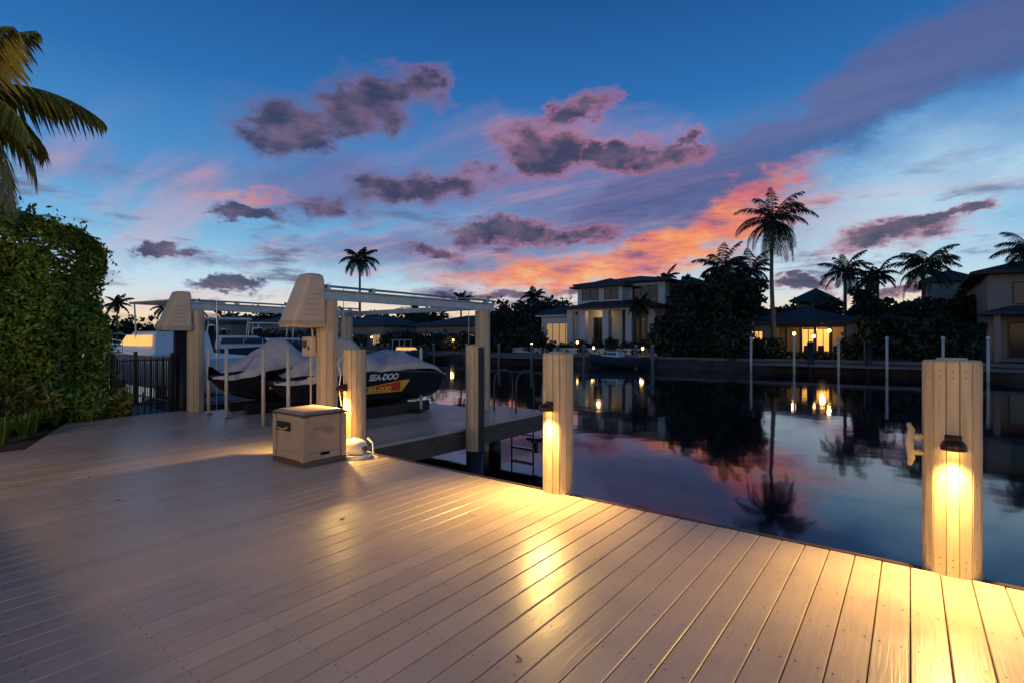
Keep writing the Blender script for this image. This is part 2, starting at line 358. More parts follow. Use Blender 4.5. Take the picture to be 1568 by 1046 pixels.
# ------------------------------------------------------------------ boat lift
lift=grp('boat_lift')
XA,XB,Y0,Y1=-11.3,-6.8,4.45,7.95
for nme,(px,py) in {'post_1':(XA,Y0),'post_2':(XB,Y0),'post_3':(XA,Y1),'post_4':(XB,Y1)}.items():
    MB().loft([stave_ring(.15,-2.1,10,.012,px,py),stave_ring(.15,1.97,10,.012,px,py)]).obj(nme,M['post'],lift)
for k,px in enumerate((XA,XB)):
    mb=MB(); mb.b2(px-.07,px+.07,Y0-.35,Y1+.35,1.98,1.995).b2(px-.07,px+.07,Y0-.35,Y1+.35,2.115,2.13).b2(px-.012,px+.012,Y0-.35,Y1+.35,1.996,2.114)
    mb.obj(f'beam_{k+1}',M['alu'],lift)
    mb=MB(); mb.tube([(px,Y0-.3,2.18),(px,Y1+.35,2.18)],.018,8)
    for yy in (Y0,Y0+.8,Y1-.8,Y1+.1): mb.b2(px-.05,px+.05,yy-.03,yy+.03,2.132,2.2)
    mb.obj(f'drive_pipe_{k+1}',M['alu'],lift)
    for j,yy in enumerate((Y0+.35,Y1-.3)):
        MB().tube([(px+(.1 if k==0 else -.1),yy,2.18),(px+(.1 if k==0 else -.1),yy,-.1)],.006,5).obj(f'cable_{k+1}_{j+1}',M['steel'],lift)
    hx,hy=px-.02,Y0-.38
    def hr(z,w,d,oy,c=.04,ox=0): return [(hx-w+c+ox,hy-d+oy,z),(hx+w-c+ox,hy-d+oy,z),(hx+w+ox,hy-d+c+oy,z),(hx+w+ox,hy+d-c+oy,z),(hx+w-c+ox,hy+d+oy,z),(hx-w+c+ox,hy+d+oy,z),(hx-w+ox,hy+d-c+oy,z),(hx-w+ox,hy-d+c+oy,z)]
    MB().loft([hr(1.57,.20,.25,0),hr(1.62,.21,.26,0),hr(2.24,.17,.14,.12),hr(2.31,.155,.125,.13),hr(2.33,.12,.10,.13)]).obj(f'motor_housing_{k+1}',M['hood'],lift,bevel=.01)
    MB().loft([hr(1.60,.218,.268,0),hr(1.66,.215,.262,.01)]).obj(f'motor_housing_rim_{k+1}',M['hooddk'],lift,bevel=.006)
    mb=MB()
    for j in range(5):
        t=.18+j*.12; z=1.62+t*.62; w=.21-.04*t; oy=.12*t
        mb.b2(hx+w-.02,hx+w+.004,hy+oy-.12+.04*t,hy+oy+.12-.04*t,z,z+.018)
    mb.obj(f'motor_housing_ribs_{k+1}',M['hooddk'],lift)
MB().b2(XA+.08,XB-.08,Y1+.1,Y1+.2,2.0,2.1).obj('cross_beam',M['alu'],lift)
mb=MB(); mb.b2(XB-.27,XB-.03,Y0-.24,Y0-.16,1.16,1.44).b2(XB-.2,XB-.1,Y0-.2,Y0-.155,.75,.86); mb.obj('control_box',M['hood'],lift,bevel=.01)
MB().b2(XB-.24,XB-.14,Y0-.25,Y0-.241,1.28,1.38).b2(XB-.11,XB-.07,Y0-.25,Y0-.241,1.25,1.3).obj('control_panel',M['boxdk'],lift)
MB().tube([(XB-.15,Y0-.17,1.18),(XB-.15,Y0-.17,0)],.014,6).tube([(XB-.1,Y0-.17,1.43),(XB-.08,Y0-.2,1.6)],.014,6).obj('conduit',M['pole'],lift)

for (px,py) in ((-7.81,4.42),(-8.47,4.36),(-9.87,4.4),(-10.67,4.43),(-7.72,7.15)):
    g=grp('guide_pole',(px,py,-.02)); MB().tube([(0,0,0),(0,0,1.24)],.03,12).obj('pipe',M['pole'],g,True)
    MB().ball((0,0,1.24),(.032,.032,.02),12,4,0).obj('cap',M['pole'],g,True)
    MB().b2(-.06,.06,-.06,.06,0,.012).obj('base_plate',M['steel'],g)

# ------------------------------------------------------------------ jet skis
def jetski(loc,seed,rz=0):
    g=grp('covered_jet_ski',loc,rz); rng=np.random.default_rng(seed)
    ys=np.linspace(0,3.4,60)
    sy=[0,.12,.35,.8,1.4,2.2,3.0,3.3,3.4]
    W=np.interp(ys,sy,[.05,.16,.30,.44,.52,.56,.56,.53,.48]); K=np.interp(ys,sy,[.60,.42,.28,.14,.09,.08,.09,.12,.2]); G=np.interp(ys,sy,[.66,.68,.71,.76,.79,.78,.72,.66,.62])
    T=np.interp(ys,[0,.1,.35,.7,1.05,1.3,1.5,1.85,2.2,2.7,3.05,3.3,3.4],[.66,.72,.84,1.02,1.24,1.38,1.26,1.02,1.12,1.10,.93,.74,.64])
    sm=lambda a: np.convolve(np.pad(a,2,'edge'),[.1,.22,.36,.22,.1],'valid')
    W,K,G,T=map(sm,(W,K,G,T))
    rings=[]
    for y,w,k,gg in zip(ys,W,K,G):
        rings.append([(0,y,k),(w*.5,y,k+.07),(w*.86,y,k+.17),(w*.93,y,k+.26),(w,y,gg-.10),(w+.02,y,gg-.06),(w+.02,y,gg-.0),(w*.9,y,gg+.015),(-w*.9,y,gg+.015),(-w-.02,y,gg),(-w-.02,y,gg-.06),(-w,y,gg-.1),(-w*.93,y,k+.26),(-w*.86,y,k+.17),(-w*.5,y,k+.07)])
    MB().loft(rings).obj('hull',M['hull'],g,True)
    rings=[]
    for i,(y,w,gg,t) in enumerate(zip(ys,W,G,T)):
        r=[]; nA=30
        bar=math.exp(-((y-1.3)/.25)**2)
        low=gg-.0-.16*math.exp(-((y-.45)/.5)**2)+.04*math.sin(y*2.6)-.05*math.exp(-((y-3.3)/.2)**2)
        low=min(low,t-.03)
        for j in range(nA+1):
            u=-1+2*j/nA; au=abs(u)
            if au<.86: prof=1-.68*(au/.86)**(1.15+1.2*bar)
            else: prof=.32*(1-(au-.86)/.14)
            uu=min(au/.86,1.0)+ (0 if au<.86 else .015)
            wr=.012*math.sin(j*1.3+y*6+seed)*math.sin(y*9+j*.5)+.014*math.sin(y*17+au*7)*(1-au*.5)
            r.append((math.copysign(uu*(w+.035),u),y,low+(t-low)*prof+wr))
        rings.append(r)
    MB().loft(rings,cap=False,closed=False).obj('cover',M['cover'],g,True)
    def strip(y0,y1,zl,zh,zl2,zh2,off,m,nme):
        n=16; a=[]
        for q in range(n+1):
            t=q/n; y=y0+(y1-y0)*t; w=np.interp(y,ys,W); k=np.interp(y,ys,K); gg=np.interp(y,ys,G)
            def sx(z): return np.interp(z,[k+.17,k+.26,gg-.10,gg-.05],[w*.86,w*.93,w,w+.02])+off
            l=zl+(zl2-zl)*t; h=zh+(zh2-zh)*t
            a.append([(sx(l),y,l),(sx((l+h)/2),y,(l+h)/2),(sx(h),y,h)])
        MB().loft(a,cap=False,closed=False).obj(nme,m,g)
    strip(.9,2.25,.36,.42,.36,.57,.006,M['yellow'],'yellow_stripe')
    strip(.95,2.2,.375,.405,.385,.55,.010,M['red'],'red_stripe')
    strip(2.25,2.42,.36,.57,.555,.57,.006,M['yellow'],'stripe_tip')
    cu=bpy.data.curves.new('lettering','FONT'); cu.body='SEA-DOO'; cu.size=.15; cu.shear=.35; cu.extrude=.002; cu.offset=.005
    t=bpy.data.objects.new('lettering',cu); scene.collection.objects.link(t); t.parent=g; cu.materials.append(M['lettering'])
    t.rotation_euler=(R(90),0,R(90)); t.location=(.585,1.45,.60)
    cu=bpy.data.curves.new('lettering_small','FONT'); cu.body='SEA-DOO'; cu.size=.12; cu.shear=.35; cu.extrude=.002; cu.offset=.005
    t=bpy.data.objects.new('lettering_small',cu); scene.collection.objects.link(t); t.parent=g; cu.materials.append(M['yellow'])
    t.rotation_euler=(R(90),0,R(90)); t.location=(.577,1.42,.395)
    MB().b2(-.38,-.28,.5,3.1,-.09,.10).b2(.28,.38,.5,3.1,-.09,.10).b2(-.6,.6,.9,1.0,-.1,-.02).b2(-.6,.6,2.6,2.7,-.1,-.02).obj('bunks',M['dark'],g)
jetski((-8.12,4.30,.08),1); jetski((-10.3,4.3,.08),5)

lad=grp('dock_ladder',(-6.27,8.35,0)); 
for k,px in enumerate((-.27,.27)):
    pts=[(px,-.35,0)]+[(px,-.35+.0,.55)]+[(px,-.35+.3*(1-math.cos(t)),.55+.25*math.sin(t)) for t in [math.pi*q/10 for q in range(1,10)]]+[(px,.25,.5),(px,.22,-.2),(px,.22,-1.3)]
    MB().tube(pts,.017,8).obj(f'rail_{k+1}',M['frame'],lad,True)
mb=MB()
for q in range(4): mb.b2(-.27,.27,.18,.26,-.25-q*.28,-.22-q*.28)
mb.obj('rungs',M['steel'],lad)

# ------------------------------------------------------------------ dock storage box
bx=grp('dock_storage_box',(-5.58,3.42,0))
MB().b2(-.30,.30,-.25,.25,.05,.55).obj('body',M['box'],bx,bevel=.01)
MB().b2(-.325,.325,-.275,.275,.0,.055).obj('base',M['boxdk'],bx,bevel=.008)
mb=MB()
for sx in (-1,1):
    for sy in (-1,1): mb.box((sx*.29,sy*.24,.30),(.07,.07,.49))
mb.box((0,-.254,.10),(.5,.02,.08)).box((0,-.254,.52),(.5,.02,.06)).box((.304,0,.10),(.02,.4,.08)).box((.304,0,.52),(.02,.4,.06))
mb.obj('corner_trim',M['box'],bx,bevel=.008)
MB().loft([[(-.33,-.28,.552),(.33,-.28,.552),(.33,.28,.552),(-.33,.28,.552)],[(-.335,-.285,.575),(.335,-.285,.575),(.335,.285,.575),(-.335,.285,.575)]]).obj('lid_rim',M['boxdk'],bx,bevel=.006)
MB().loft([[(-.325,-.275,.576),(.325,-.275,.576),(.325,.275,.576),(-.325,.275,.576)],[(-.27,-.22,.602),(.27,-.22,.602),(.27,.22,.602),(-.27,.22,.602)]]).obj('lid',M['box'],bx,bevel=.006)
MB().box((-.10,-.262,.42),(.26,.02,.10)).obj('hand_slot',M['dark'],bx,bevel=.004)
MB().box((.308,.0,.12),(.012,.12,.03)).obj('vent',M['dark'],bx)
mb=MB(); mb.tube([(.316,.05+.05*math.cos(t),.38+.045*math.sin(t)) for t in [R(q) for q in range(0,361,24)]],.006,6).tube([(.318,-.14,.40),(.318,-.06,.43),(.32,.0,.41),(.318,.08,.36),(.318,.14,.35)],.006,6); mb.obj('rope_handle',M['rope'],bx,True)
MB().tube([(-.2,-.275,.40),(-.1,-.278,.385),(0,-.275,.41)],.012,6).obj('hose_end',M['box'],bx,True)

hr_=grp('dock_float',(-5.36,3.88,0)); 
rings=[]
for t,r in ((0,.04),(.02,.085),(.08,.10),(.16,.105),(.24,.095),(.29,.07),(.31,.03)):
    rings.append([( -.12+t, r*math.cos(a), .11+r*math.sin(a)) for a in [2*math.pi*k/18 for k in range(18)]])
MB().loft(rings).obj('body',M['white'],hr_,True)
MB().tube([(.19,0,.11),(.22,0,.11)],.035,12).obj('cap',M['boxdk'],hr_,True)
mb=MB()
for q in range(2): mb.tube([(.12+(.15+.015*q)*math.cos(t),-.04+(.15+.01*q)*math.sin(t),.014+.022*q) for t in [R(v) for v in range(0,361,20)]],.011,8)
mb.tube([(.27,-.04,.02),(.30,.05,.05),(.22,.1,.16),(.1,.12,.2)],.010,8)
mb.obj('hose_coil',M['white'],hr_,True)

# ------------------------------------------------------------------ hedge, garden bed
hd=grp('hedge',(-12.45,0.2,0)); rng=np.random.default_rng(3)
hx,hy,hz=.62,2.95,3.40
n=66000
u=rng.uniform(-1,1,n); v=rng.uniform(0,1,n); side=rng.choice(4,n,p=[.62,.14,.20,.04])
P=np.zeros((n,3))
m0=side==0; P[m0]=np.c_[np.full(m0.sum(),hx),u[m0]*hy,v[m0]*hz]
m1=side==1; P[m1]=np.c_[u[m1]*hx,np.full(m1.sum(),hy),v[m1]*hz]
m2=side==2; P[m2]=np.c_[u[m2]*hx,(v[m2]*2-1)*hy,np.full(m2.sum(),hz)]
m3=side==3; P[m3]=np.c_[u[m3]*hx,np.full(m3.sum(),-hy),v[m3]*hz]
Nn=np.zeros((n,3)); Nn[m0,0]=1;Nn[m1,1]=1;Nn[m2,2]=1;Nn[m3,1]=-1
wv=.13*np.sin(P[:,1]*2.3+P[:,2]*1.4)+.12*np.sin(P[:,2]*3.1+P[:,1]*1.1+1)+.11*np.sin(P[:,1]*6+P[:,0]*5)*np.sin(P[:,2]*5.2)+.08*np.sin(P[:,1]*13+P[:,2]*9)*np.sin(P[:,2]*12+P[:,1]*3)
P+=Nn*(wv[:,None]-rng.exponential(.09,n)[:,None]+.05)
ey=np.clip((P[:,1]-(hy-.7))/.7,0,1.2); ez=np.clip((P[:,2]-(hz-.6))/.6,0,1.2); rr_=np.sqrt(ey**2+ez**2); k_=np.where(rr_>1,1/np.maximum(rr_,1e-6),1.)
P[:,1]=np.where(ey>0,(hy-.7)+ey*k_*.7,P[:,1]); P[:,2]=np.where((ez>0)&(ey>0),(hz-.6)+ez*k_*.6,P[:,2])
spr=rng.uniform(size=n)<.07; P[spr]+=Nn[spr]*rng.uniform(0,.24,spr.sum())[:,None]
V,F=leaf_mesh(P,.048,rng,.45); np_obj('leaves',V,F,M['leafh'],hd)
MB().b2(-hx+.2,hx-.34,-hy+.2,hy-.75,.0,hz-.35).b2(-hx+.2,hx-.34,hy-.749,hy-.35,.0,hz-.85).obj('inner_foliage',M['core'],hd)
mb=MB()
for k in range(9): mb.tube([(rng.uniform(-.2,.3),-2.8+k*.7,-.1),(rng.uniform(-.2,.3),-2.8+k*.7,1.2)],.04,6)
mb.obj('stems',M['trunk'],hd)

bed=MB(); pts=[(-12.0,-3),(-8.95,-3),(-8.95,1.45),(-11.5,2.46),(-11.52,3.5),(-12.0,3.5)]
bed.add([(a,b,-.04) for a,b in pts],[tuple(range(6))]); bed.obj('garden_bed',M['mulch'])
def shrub(loc,rad,n,size,seed,m,aspect=.3):
    g=grp('croton_shrub',loc); r=np.random.default_rng(seed)
    P=cloud_pts([(0,0,rad*.75,rad,rad,rad*.8),(rad*.4,.1,rad*.5,rad*.6,rad*.6,rad*.5),(-rad*.3,-.2,rad*1.1,rad*.5,rad*.5,rad*.45)],n,r,.2); P=P[P[:,2]>-.02]
    V,F=leaf_mesh(P,size,r,aspect); np_obj('leaves',V,F,m,g)
    mb=MB()
    for k in range(6): mb.tube([(0,0,-.05),(r.uniform(-.3,.3)*rad,r.uniform(-.3,.3)*rad,rad*.9)],.012,5)
    mb.obj('stems',M['trunk'],g)
for k,(x_,y_,r_) in enumerate(((-11.35,1.9,.55),(-11.45,2.65,.45),(-11.0,1.1,.55),(-10.7,.6,.45),(-11.6,3.15,.33),(-11.5,1.4,.6))):
    shrub((x_,y_,0),r_,2200,.07,20+k,M['leafy'] if k%2==0 else M['leafh'])
def tuft(loc,seed,h=.45,n=70):
    g=grp('ornamental_grass',loc); r=random.Random(seed); mb=MB()
    for k in range(n):
        a=r.uniform(0,6.28); o=r.uniform(.1,.45); hh=h*r.uniform(.6,1.1); d=Vector((math.cos(a),math.sin(a),0)); s=Vector((-math.sin(a),math.cos(a),0))*.009
        p0=d*.04; p1=d*o*.45+Vector((0,0,hh*.75)); p2=d*o+Vector((0,0,hh*.7))
        mb.add([p0-s,p0+s,p1+s,p1-s],[(0,1,2,3)]); mb.add([p1-s,p1+s,p2],[(0,1,2)])
    mb.obj('blades',M['leafh'],g)
for k,(x_,y_) in enumerate(((-10.8,1.95),(-10.3,1.75),(-11.3,2.3),(-9.9,1.45),(-11.0,1.5),(-10.5,1.3))): tuft((x_,y_,-.03),k)

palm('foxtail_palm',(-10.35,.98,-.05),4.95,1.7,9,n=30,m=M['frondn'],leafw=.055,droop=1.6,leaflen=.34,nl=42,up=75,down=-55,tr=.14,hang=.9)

# ------------------------------------------------------------------ fence + neighbour dock + dark piling
fe=grp('metal_fence',(-12.05,3.3,0)); mb=MB()
for z in (.12,.98): mb.b2(-.015,.015,0,1.0,z,z+.03).b2(-4.2,-.016,.985,1.015,z,z+.03)
for k in range(9): mb.b2(-.01,.01,.06+k*.11,.08+k*.11,-.08,1.05)
for k in range(36): mb.b2(-.2-k*.115,-.18-k*.115,.99,1.01,-.08,1.05)
for p in ((0,0),(0,1.0),(-2.1,1.0),(-4.2,1.0)): mb.box((p[0],p[1],.52),(.06,.06,1.22))
mb.obj('rails',M['fence'],fe)
nd=grp('neighbour_dock',(0,0,0)); MB().b2(-40,-12.5,3.8,5.2,-.42,-.32).b2(-17,-15.6,5.21,11,-.43,-.33).obj('planks',M['dockwd'],nd)
mb=MB()
for x_ in range(-39,-13,3): mb.tube([(x_,5.1,-2),(x_,5.1,.25)],.13,10)
mb.obj('pilings',M['dark'],nd,True)
g=grp('dark_piling',(-12.25,4.55,0)); MB().tube([(0,0,-2.1),(0,0,1.66)],.15,14).obj('shaft',M['dark'],g,True); MB().ball((0,0,1.66),(.15,.15,.06),14,4,0).obj('cap',M['fence'],g,True)

# ------------------------------------------------------------------ boats
def boat(name,loc,rz,L,seed=0,top=True,lit=False,hullm=None):
    g=grp(name,loc,rz); W=L*.16; n=18; rings=[]
    for i in range(n+1):
        t=i/n; x=-L/2+L*t; w=W*(1-max(0,(t-.45)/.55)**2.2)*.98+.02; fb=L*(.10+.05*t**2); k=-.35*(1-t**4)
        rings.append([(x,0,k),(x,w*.7,k+.25),(x,w*.92,fb*.6),(x,w,fb),(x,w*.9,fb+.04),(x,-w*.9,fb+.04),(x,-w,fb),(x,-w*.92,fb*.6),(x,-w*.7,k+.25)])
    MB().loft(rings).obj('hull',hullm or M['white'],g,True)
    f=L*.11
    MB().loft([[(-L*.12,-W*.7,f),(L*.28,-W*.5,f),(L*.28,W*.5,f),(-L*.12,W*.7,f)],[(-L*.10,-W*.6,f+L*.09),(L*.12,-W*.45,f+L*.09),(L*.12,W*.45,f+L*.09),(-L*.10,W*.6,f+L*.09)]]).obj('cabin',M['white'],g,bevel=.04)
    MB().loft([[(-L*.08,-W*.69,f+L*.035),(L*.215,-W*.50,f+L*.035),(L*.215,W*.50,f+L*.035),(-L*.08,W*.69,f+L*.035)],[(-L*.07,-W*.64,f+L*.075),(L*.165,-W*.485,f+L*.075),(L*.165,W*.485,f+L*.075),(-L*.07,W*.64,f+L*.075)]]).obj('cabin_windows',M['warm'] if lit else M['glass'],g)
    if top:
        MB().box((-L*.06,0,f+L*.2),(L*.3,W*1.3,.08)).obj('hardtop',M['white'] if not lit else M['hood'],g,bevel=.03)
        mb=MB()
        for sx in (-.19,.06):
            for sy in (-.55,.55): mb.tube([(L*sx,W*sy,f),(L*(sx+.02),W*sy,f+L*.2)],.03,6)
        mb.obj('hardtop_frame',M['steel'],g)
    mb=MB(); pts=[]
    for i in range(10,n+1):
        t=i/n; w=W*(1-max(0,(t-.45)/.55)**2.2)*.9; pts.append((-L/2+L*t,w,L*(.10+.05*t*t)+.45))
    mb.tube(pts,.015,5); mb.tube([(p[0],-p[1],p[2]) for p in pts],.015,5)
    for p in pts[::2]: mb.tube([(p[0],p[1],p[2]-.45),p],.012,5); mb.tube([(p[0],-p[1],p[2]-.45),(p[0],-p[1],p[2])],.012,5)
    mb.obj('bow_rail',M['steel'],g)
    mb=MB(); mb.box((-L*.52,0,.25),(.45,.4,.7),taper=.8); mb.tube([(-L*.52,0,-.1),(-L*.52,0,-.6)],.06,6); mb.obj('outboard_motor',M['canvas'],g,bevel=.05)
    return g
boat('cabin_cruiser',(-22.4,7.9,ZW+.6),R(188),9.5,lit=True)
boat('motor_boat',(-27,12.5,ZW+.9),R(60),7.5,hullm=M['canvas'])
boat('motor_boat',(-31,17,ZW+.7),R(75),8,hullm=M['canvas'])
boat('motor_boat',(row(-165,35.5),35.5,ZW+.3),R(10),6,hullm=M['canvas'],lit=True)
boat('motor_boat',(row(158,37.5),37.5,ZW+.3),R(175),4.8,top=False,hullm=M['canvas'])
for x_,y_ in ((-25,10.5),(-29,10.5),(-30,15),(-34,15),(-28.6,14.5)):
    g=grp('boat_lift_piling',(x_,y_,0)); MB().tube([(0,0,-2),(0,0,2.0)],.13,10).obj('shaft',M['dark'],g,True); MB().ball((0,0,2.0),(.15,.15,.1),10,4,0).obj('cap',M['white'],g,True)

# ------------------------------------------------------------------ far bank
fd=grp('far_dock',(0,38,0))
mb=MB()
for k in range(-3,3): mb.b2(-62+k*14,-52+k*14,-.9,1.2,-.25,-.13)
mb.b2(row(366,38),row(790,38),-.6,1.3,-.3,-.18)
mb.obj('planks',M['dockwd'],fd)
for b in (366,432,500,574,660,729,790):
    g=grp('dock_post',(row(b,37.4),37.4,0)); MB().tube([(0,0,-2),(0,0,1.45)],.07,10).obj('shaft',M['pole'],g,True); MB().ball((0,0,1.45),(.1,.1,.12),10,5,0).obj('cap',M['white'],g,True)
for b in (-330,-290,-230,-190,-120,-70,-20,30,70,110,190,215):
    g=grp('far_dock_piling',(row(b,37.0),37.0,0)); MB().tube([(0,0,-2),(0,0,.9)],.13,10).obj('shaft',M['dockwd'],g,True); MB().ball((0,0,.9),(.15,.15,.12),8,4,0).obj('cap',M['posttop'],g,True)
for b in (457,545):
    g=grp('dark_piling',(row(b,38.2),38.2,0)); MB().tube([(0,0,-2),(0,0,1.2)],.2,12).obj('shaft',M['dark'],g,True); MB().ball((0,0,1.2),(.2,.2,.08),10,4,0).obj('cap',M['dark'],g,True)

def windows(wb,fb_,x0,x1,z0,z1,y,cols=2):
    wb.b2(x0,x1,y-.02,y+.05,z0,z1); t=.07
    fb_.b2(x0-t,x1+t,y-.07,y-.021,z1,z1+t).b2(x0-t,x1+t,y-.07,y-.021,z0-t,z0)
    for k in range(cols+1):
        xx=x0+(x1-x0)*k/cols; fb_.b2(xx-t/2,xx+t/2,y-.068,y-.022,z0+.001,z1-.001)
h1y=52.; X=lambda b: row(b,h1y)
h1=grp('two_storey_house',(X(170),h1y,0)); ox=X(170)
x=lambda b: X(b)-ox
w=MB(); w.b2(x(38),x(94),1.0,10,0,4.3).b2(x(94),x(222),2.2,13,0,7.6).b2(x(94)+.2,x(165),.6,2.199,0,7.2).b2(x(222),x(262),3.5,12,0,7.2)
w.obj('walls',M['stucco'],h1)
r=MB(); r.hip(x(38),x(94)-.8,1.0,10,4.3,5.6); r.hip(x(94),x(222),2.2,13,7.65,9.0,.9); r.hip(x(94)+.2,x(165),.6,6,7.2,8.5,.7,.15); r.hip(x(222)+1,x(262),3.5,12,7.2,8.2,.6)
r.hip(x(100),x(225),-1.6,2.0,4.75,5.6,.5,.2); r.obj('roof',M['roof'],h1)
fs=MB()
fs.b2(x(38)-.5,x(94)-.85,.42,.48,4.12,4.29); fs.obj('fascia',M['stucco'],h1)
c=MB()
for b in (98,117,152,187,222): c.b2(x(b)-.35,x(b)+.35,-1.4,-.7,0,4.5)
c.b2(x(98)-.35,x(222)+.35,-1.35,-.75,4.501,4.749)
c.obj('porch_columns',M['stucco'],h1)
dk=MB(); lit=MB(); f=MB()
windows(lit,f,x(46),x(86),.8,3.3,1.0,4); windows(dk,f,x(122),x(148),.3,3.8,.6,3); windows(dk,f,x(170),x(216),.3,3.8,2.2,4)
windows(dk,f,x(104),x(128),5.9,7.0,.6,2); windows(dk,f,x(138),x(158),5.9,7.0,.6,2); windows(dk,f,x(172),x(210),5.5,7.2,2.2,3); windows(dk,f,x(228),x(254),5.2,6.9,3.5,2); windows(dk,f,x(230),x(255),.4,3.5,3.5,2)
dk.obj('windows',M['glass'],h1); lit.obj('lit_windows',M['warmdim'],h1); f.obj('window_frames',M['frame'],h1)
mb=MB(); 
for k in range(30): mb.b2(x(224)+k*.14,x(224)+k*.14+.03,2.7,2.73,4.5,5.4)
mb.b2(x(224),x(260),2.68,2.75,5.4,5.46).b2(x(222)+.4,x(262),2.6,3.49,4.3,4.48); mb.obj('balcony',M['frame'],h1)
MB().b2(-10,9,-6.5,-6.1,0,.55).obj('patio_wall',M['stucco'],h1)
light('porch_light','POINT',(x(135),-.4,4.2),30,(1,.62,.3),h1,shadow_soft_size=.2)

y2=50.; h2=grp('single_storey_house',(row(440,y2),y2,0)); x=lambda b: row(b,y2)-row(440,y2)
w=MB(); w.b2(x(358),x(396),0,9,0,2.7).b2(x(396),x(528),3.6,9,0,2.7).b2(x(512),x(528),0,3.59,0,2.7)
w.obj('walls',M['stucco2'],h2)
r=MB(); r.hip(x(358),x(528),0,10,2.72,4.3,.9); r.obj('roof',M['roof'],h2)
mb=MB()
for b in (398,420,442,464,488,510): mb.b2(x(b)-.1,x(b)+.1,0,.25,0,2.7)
mb.b2(x(396),x(512),.02,.22,2.4,2.71)
mb.obj('lanai_posts',M['frame'],h2)
lit=MB(); f=MB(); windows(lit,f,x(432),x(480),.2,2.3,3.58,4); windows(lit,f,x(366),x(384),.9,2.1,0,3); lit.obj('lit_windows',M['warm'],h2); f.obj('window_frames',M['frame'],h2)
light('lanai_light','POINT',(x(470),2.,2.2),130,(1,.5,.14),h2,shadow_soft_size=.2)
mb=MB()
for b in (448,470,495): mb.box((x(b),1.2,.45),(.5,.5,.9),taper=.8).box((x(b)+.9,1.8,.38),(1.1,.8,.06)).box((x(b)+.9,1.8,.18),(.1,.1,.36))
mb.obj('lanai_furniture',M['frame'],h2)
for b,yy,z in ((432,42.5,1.7),(462,42,1.5),(486,43,1.9),(715,45,1.4),(-90,46,1.2),(-215,46,1.6),(100,45,1.),(330,42,.9),(-330,44,1.3),(30,44,.8),(125,43,.5),(200,43,.5)):
    g=grp('garden_lamp',(row(b,yy),yy,0)); MB().tube([(0,0,0),(0,0,z)],.04,6).obj('post',M['frame'],g); MB().ball((0,0,z+.12),(.11,.11,.13),10,6).obj('globe',M['bulb'],g,True); MB().ball((0,0,z+.28),(.18,.18,.07),8,3,0).obj('cap',M['frame'],g)
    if b in (432,486,-90,-215,125,200,-330): light('glow','POINT',(0,-.3,z+.1),30,(1,.58,.2),g,shadow_soft_size=.12)

y3=46.; h3=grp('two_storey_house',(row(735,y3),y3,0)); x=lambda b: row(b,y3)-row(735,y3)
w=MB(); w.b2(x(728),x(728)+14,0,10,0,5.6); w.obj('walls',M['stucco2'],h3)
r=MB(); r.hip(x(728),x(728)+14,0,10,5.6,7.6,.9); r.hip(x(728)-.1,x(728)+6,-2.2,-.1,2.9,3.5,.4); r.obj('roof',M['roof'],h3)
dk=MB(); f=MB()
for k in range(4): windows(dk,f,1.0+k*3,2.8+k*3,3.7,5.0,0,2); windows(dk,f,.8+k*3,3.0+k*3,.3,2.4,0,2)
dk.obj('windows',M['glass'],h3); f.obj('window_frames',M['frame'],h3)
c=MB()
for k in range(3): c.b2(x(728)+.1+k*2.8,x(728)+.4+k*2.8,-2.2,-1.9,0,2.88)
c.obj('porch_columns',M['stucco2'],h3)
def simple_house(x0,x1,y,zt,zr,lit=None,dep=10,two=True):
    g=grp('distant_house',((x0+x1)/2,y,0)); hw=(x1-x0)/2
    MB().b2(-hw,hw,0,dep,0,zt).obj('walls',M['stucco2'],g); MB().hip(-hw,hw,0,dep,zt,zr,.8).obj('roof',M['roof'],g)
    dk=MB(); l=MB(); f=MB(); n=max(2,int(hw/1.6))
    for k in range(n):
        xx=-hw+(k+.2)*2*hw/n
        for z in ((.6,3.8) if two and zt>5 else (.6,)): windows(l if (lit and (k+int(z))%lit==0) else dk,f,xx,xx+1.1*hw/n,z,z+1.5,0,2)
    if dk.v: dk.obj('windows',M['glass'],g)
    if l.v: l.obj('lit_windows',M['warmdim'],g)
    f.obj('window_frames',M['frame'],g)
simple_house(row(636,78),row(705,78),78,8.0,9.6,lit=2)
simple_house(row(435,82),row(490,82),82,6.6,8.6)
simple_house(row(706,70),row(760,70),70,6.6,8.3)
simple_house(-78,-62,50,3.4,5.2,lit=2); simple_house(-102,-86,50,4.2,6.2,lit=3); simple_house(-56,-44,51,3.2,4.8,lit=2); simple_house(-128,-110,50,4.6,6.6,lit=2)

treemass('tree_line',-150,-95,62,8.5,1,5000,.55,6); treemass('tree_line',-95,-60,62,7.5,2,5000,.45,6); treemass('tree_line',-60,-36,64,7.2,3,4500,.42,6)
treemass('tree_line',row(40,72),row(330,72),72,8.0,4,4000,.4,6); treemass('tree_line',row(330,84),row(560,84),84,7.2,5,5000,.45,6); treemass('tree_line',row(540,70),row(800,70),70,5.5,6,4500,.4,6)
g=treemass('tree_line',-30,30,0,8,7,4500,.5,6); g.location=(-142,34,0); g.rotation_euler=(0,0,R(90))
treemass('banyan_tree',row(245,47),row(330,47),47,7.0,11,9000,.26,5,vary=.2)
treemass('banyan_tree',row(300,53),row(362,53),53,9.0,12,7000,.26,5,vary=.2)
treemass('banyan_tree',row(340,60),row(372,60),60,8.4,23,4000,.28,4,vary=.15)
treemass('shoreline_shrubs',row(235,41.5),row(345,41.5),41.3,3.2,13,5000,.2,2.2)
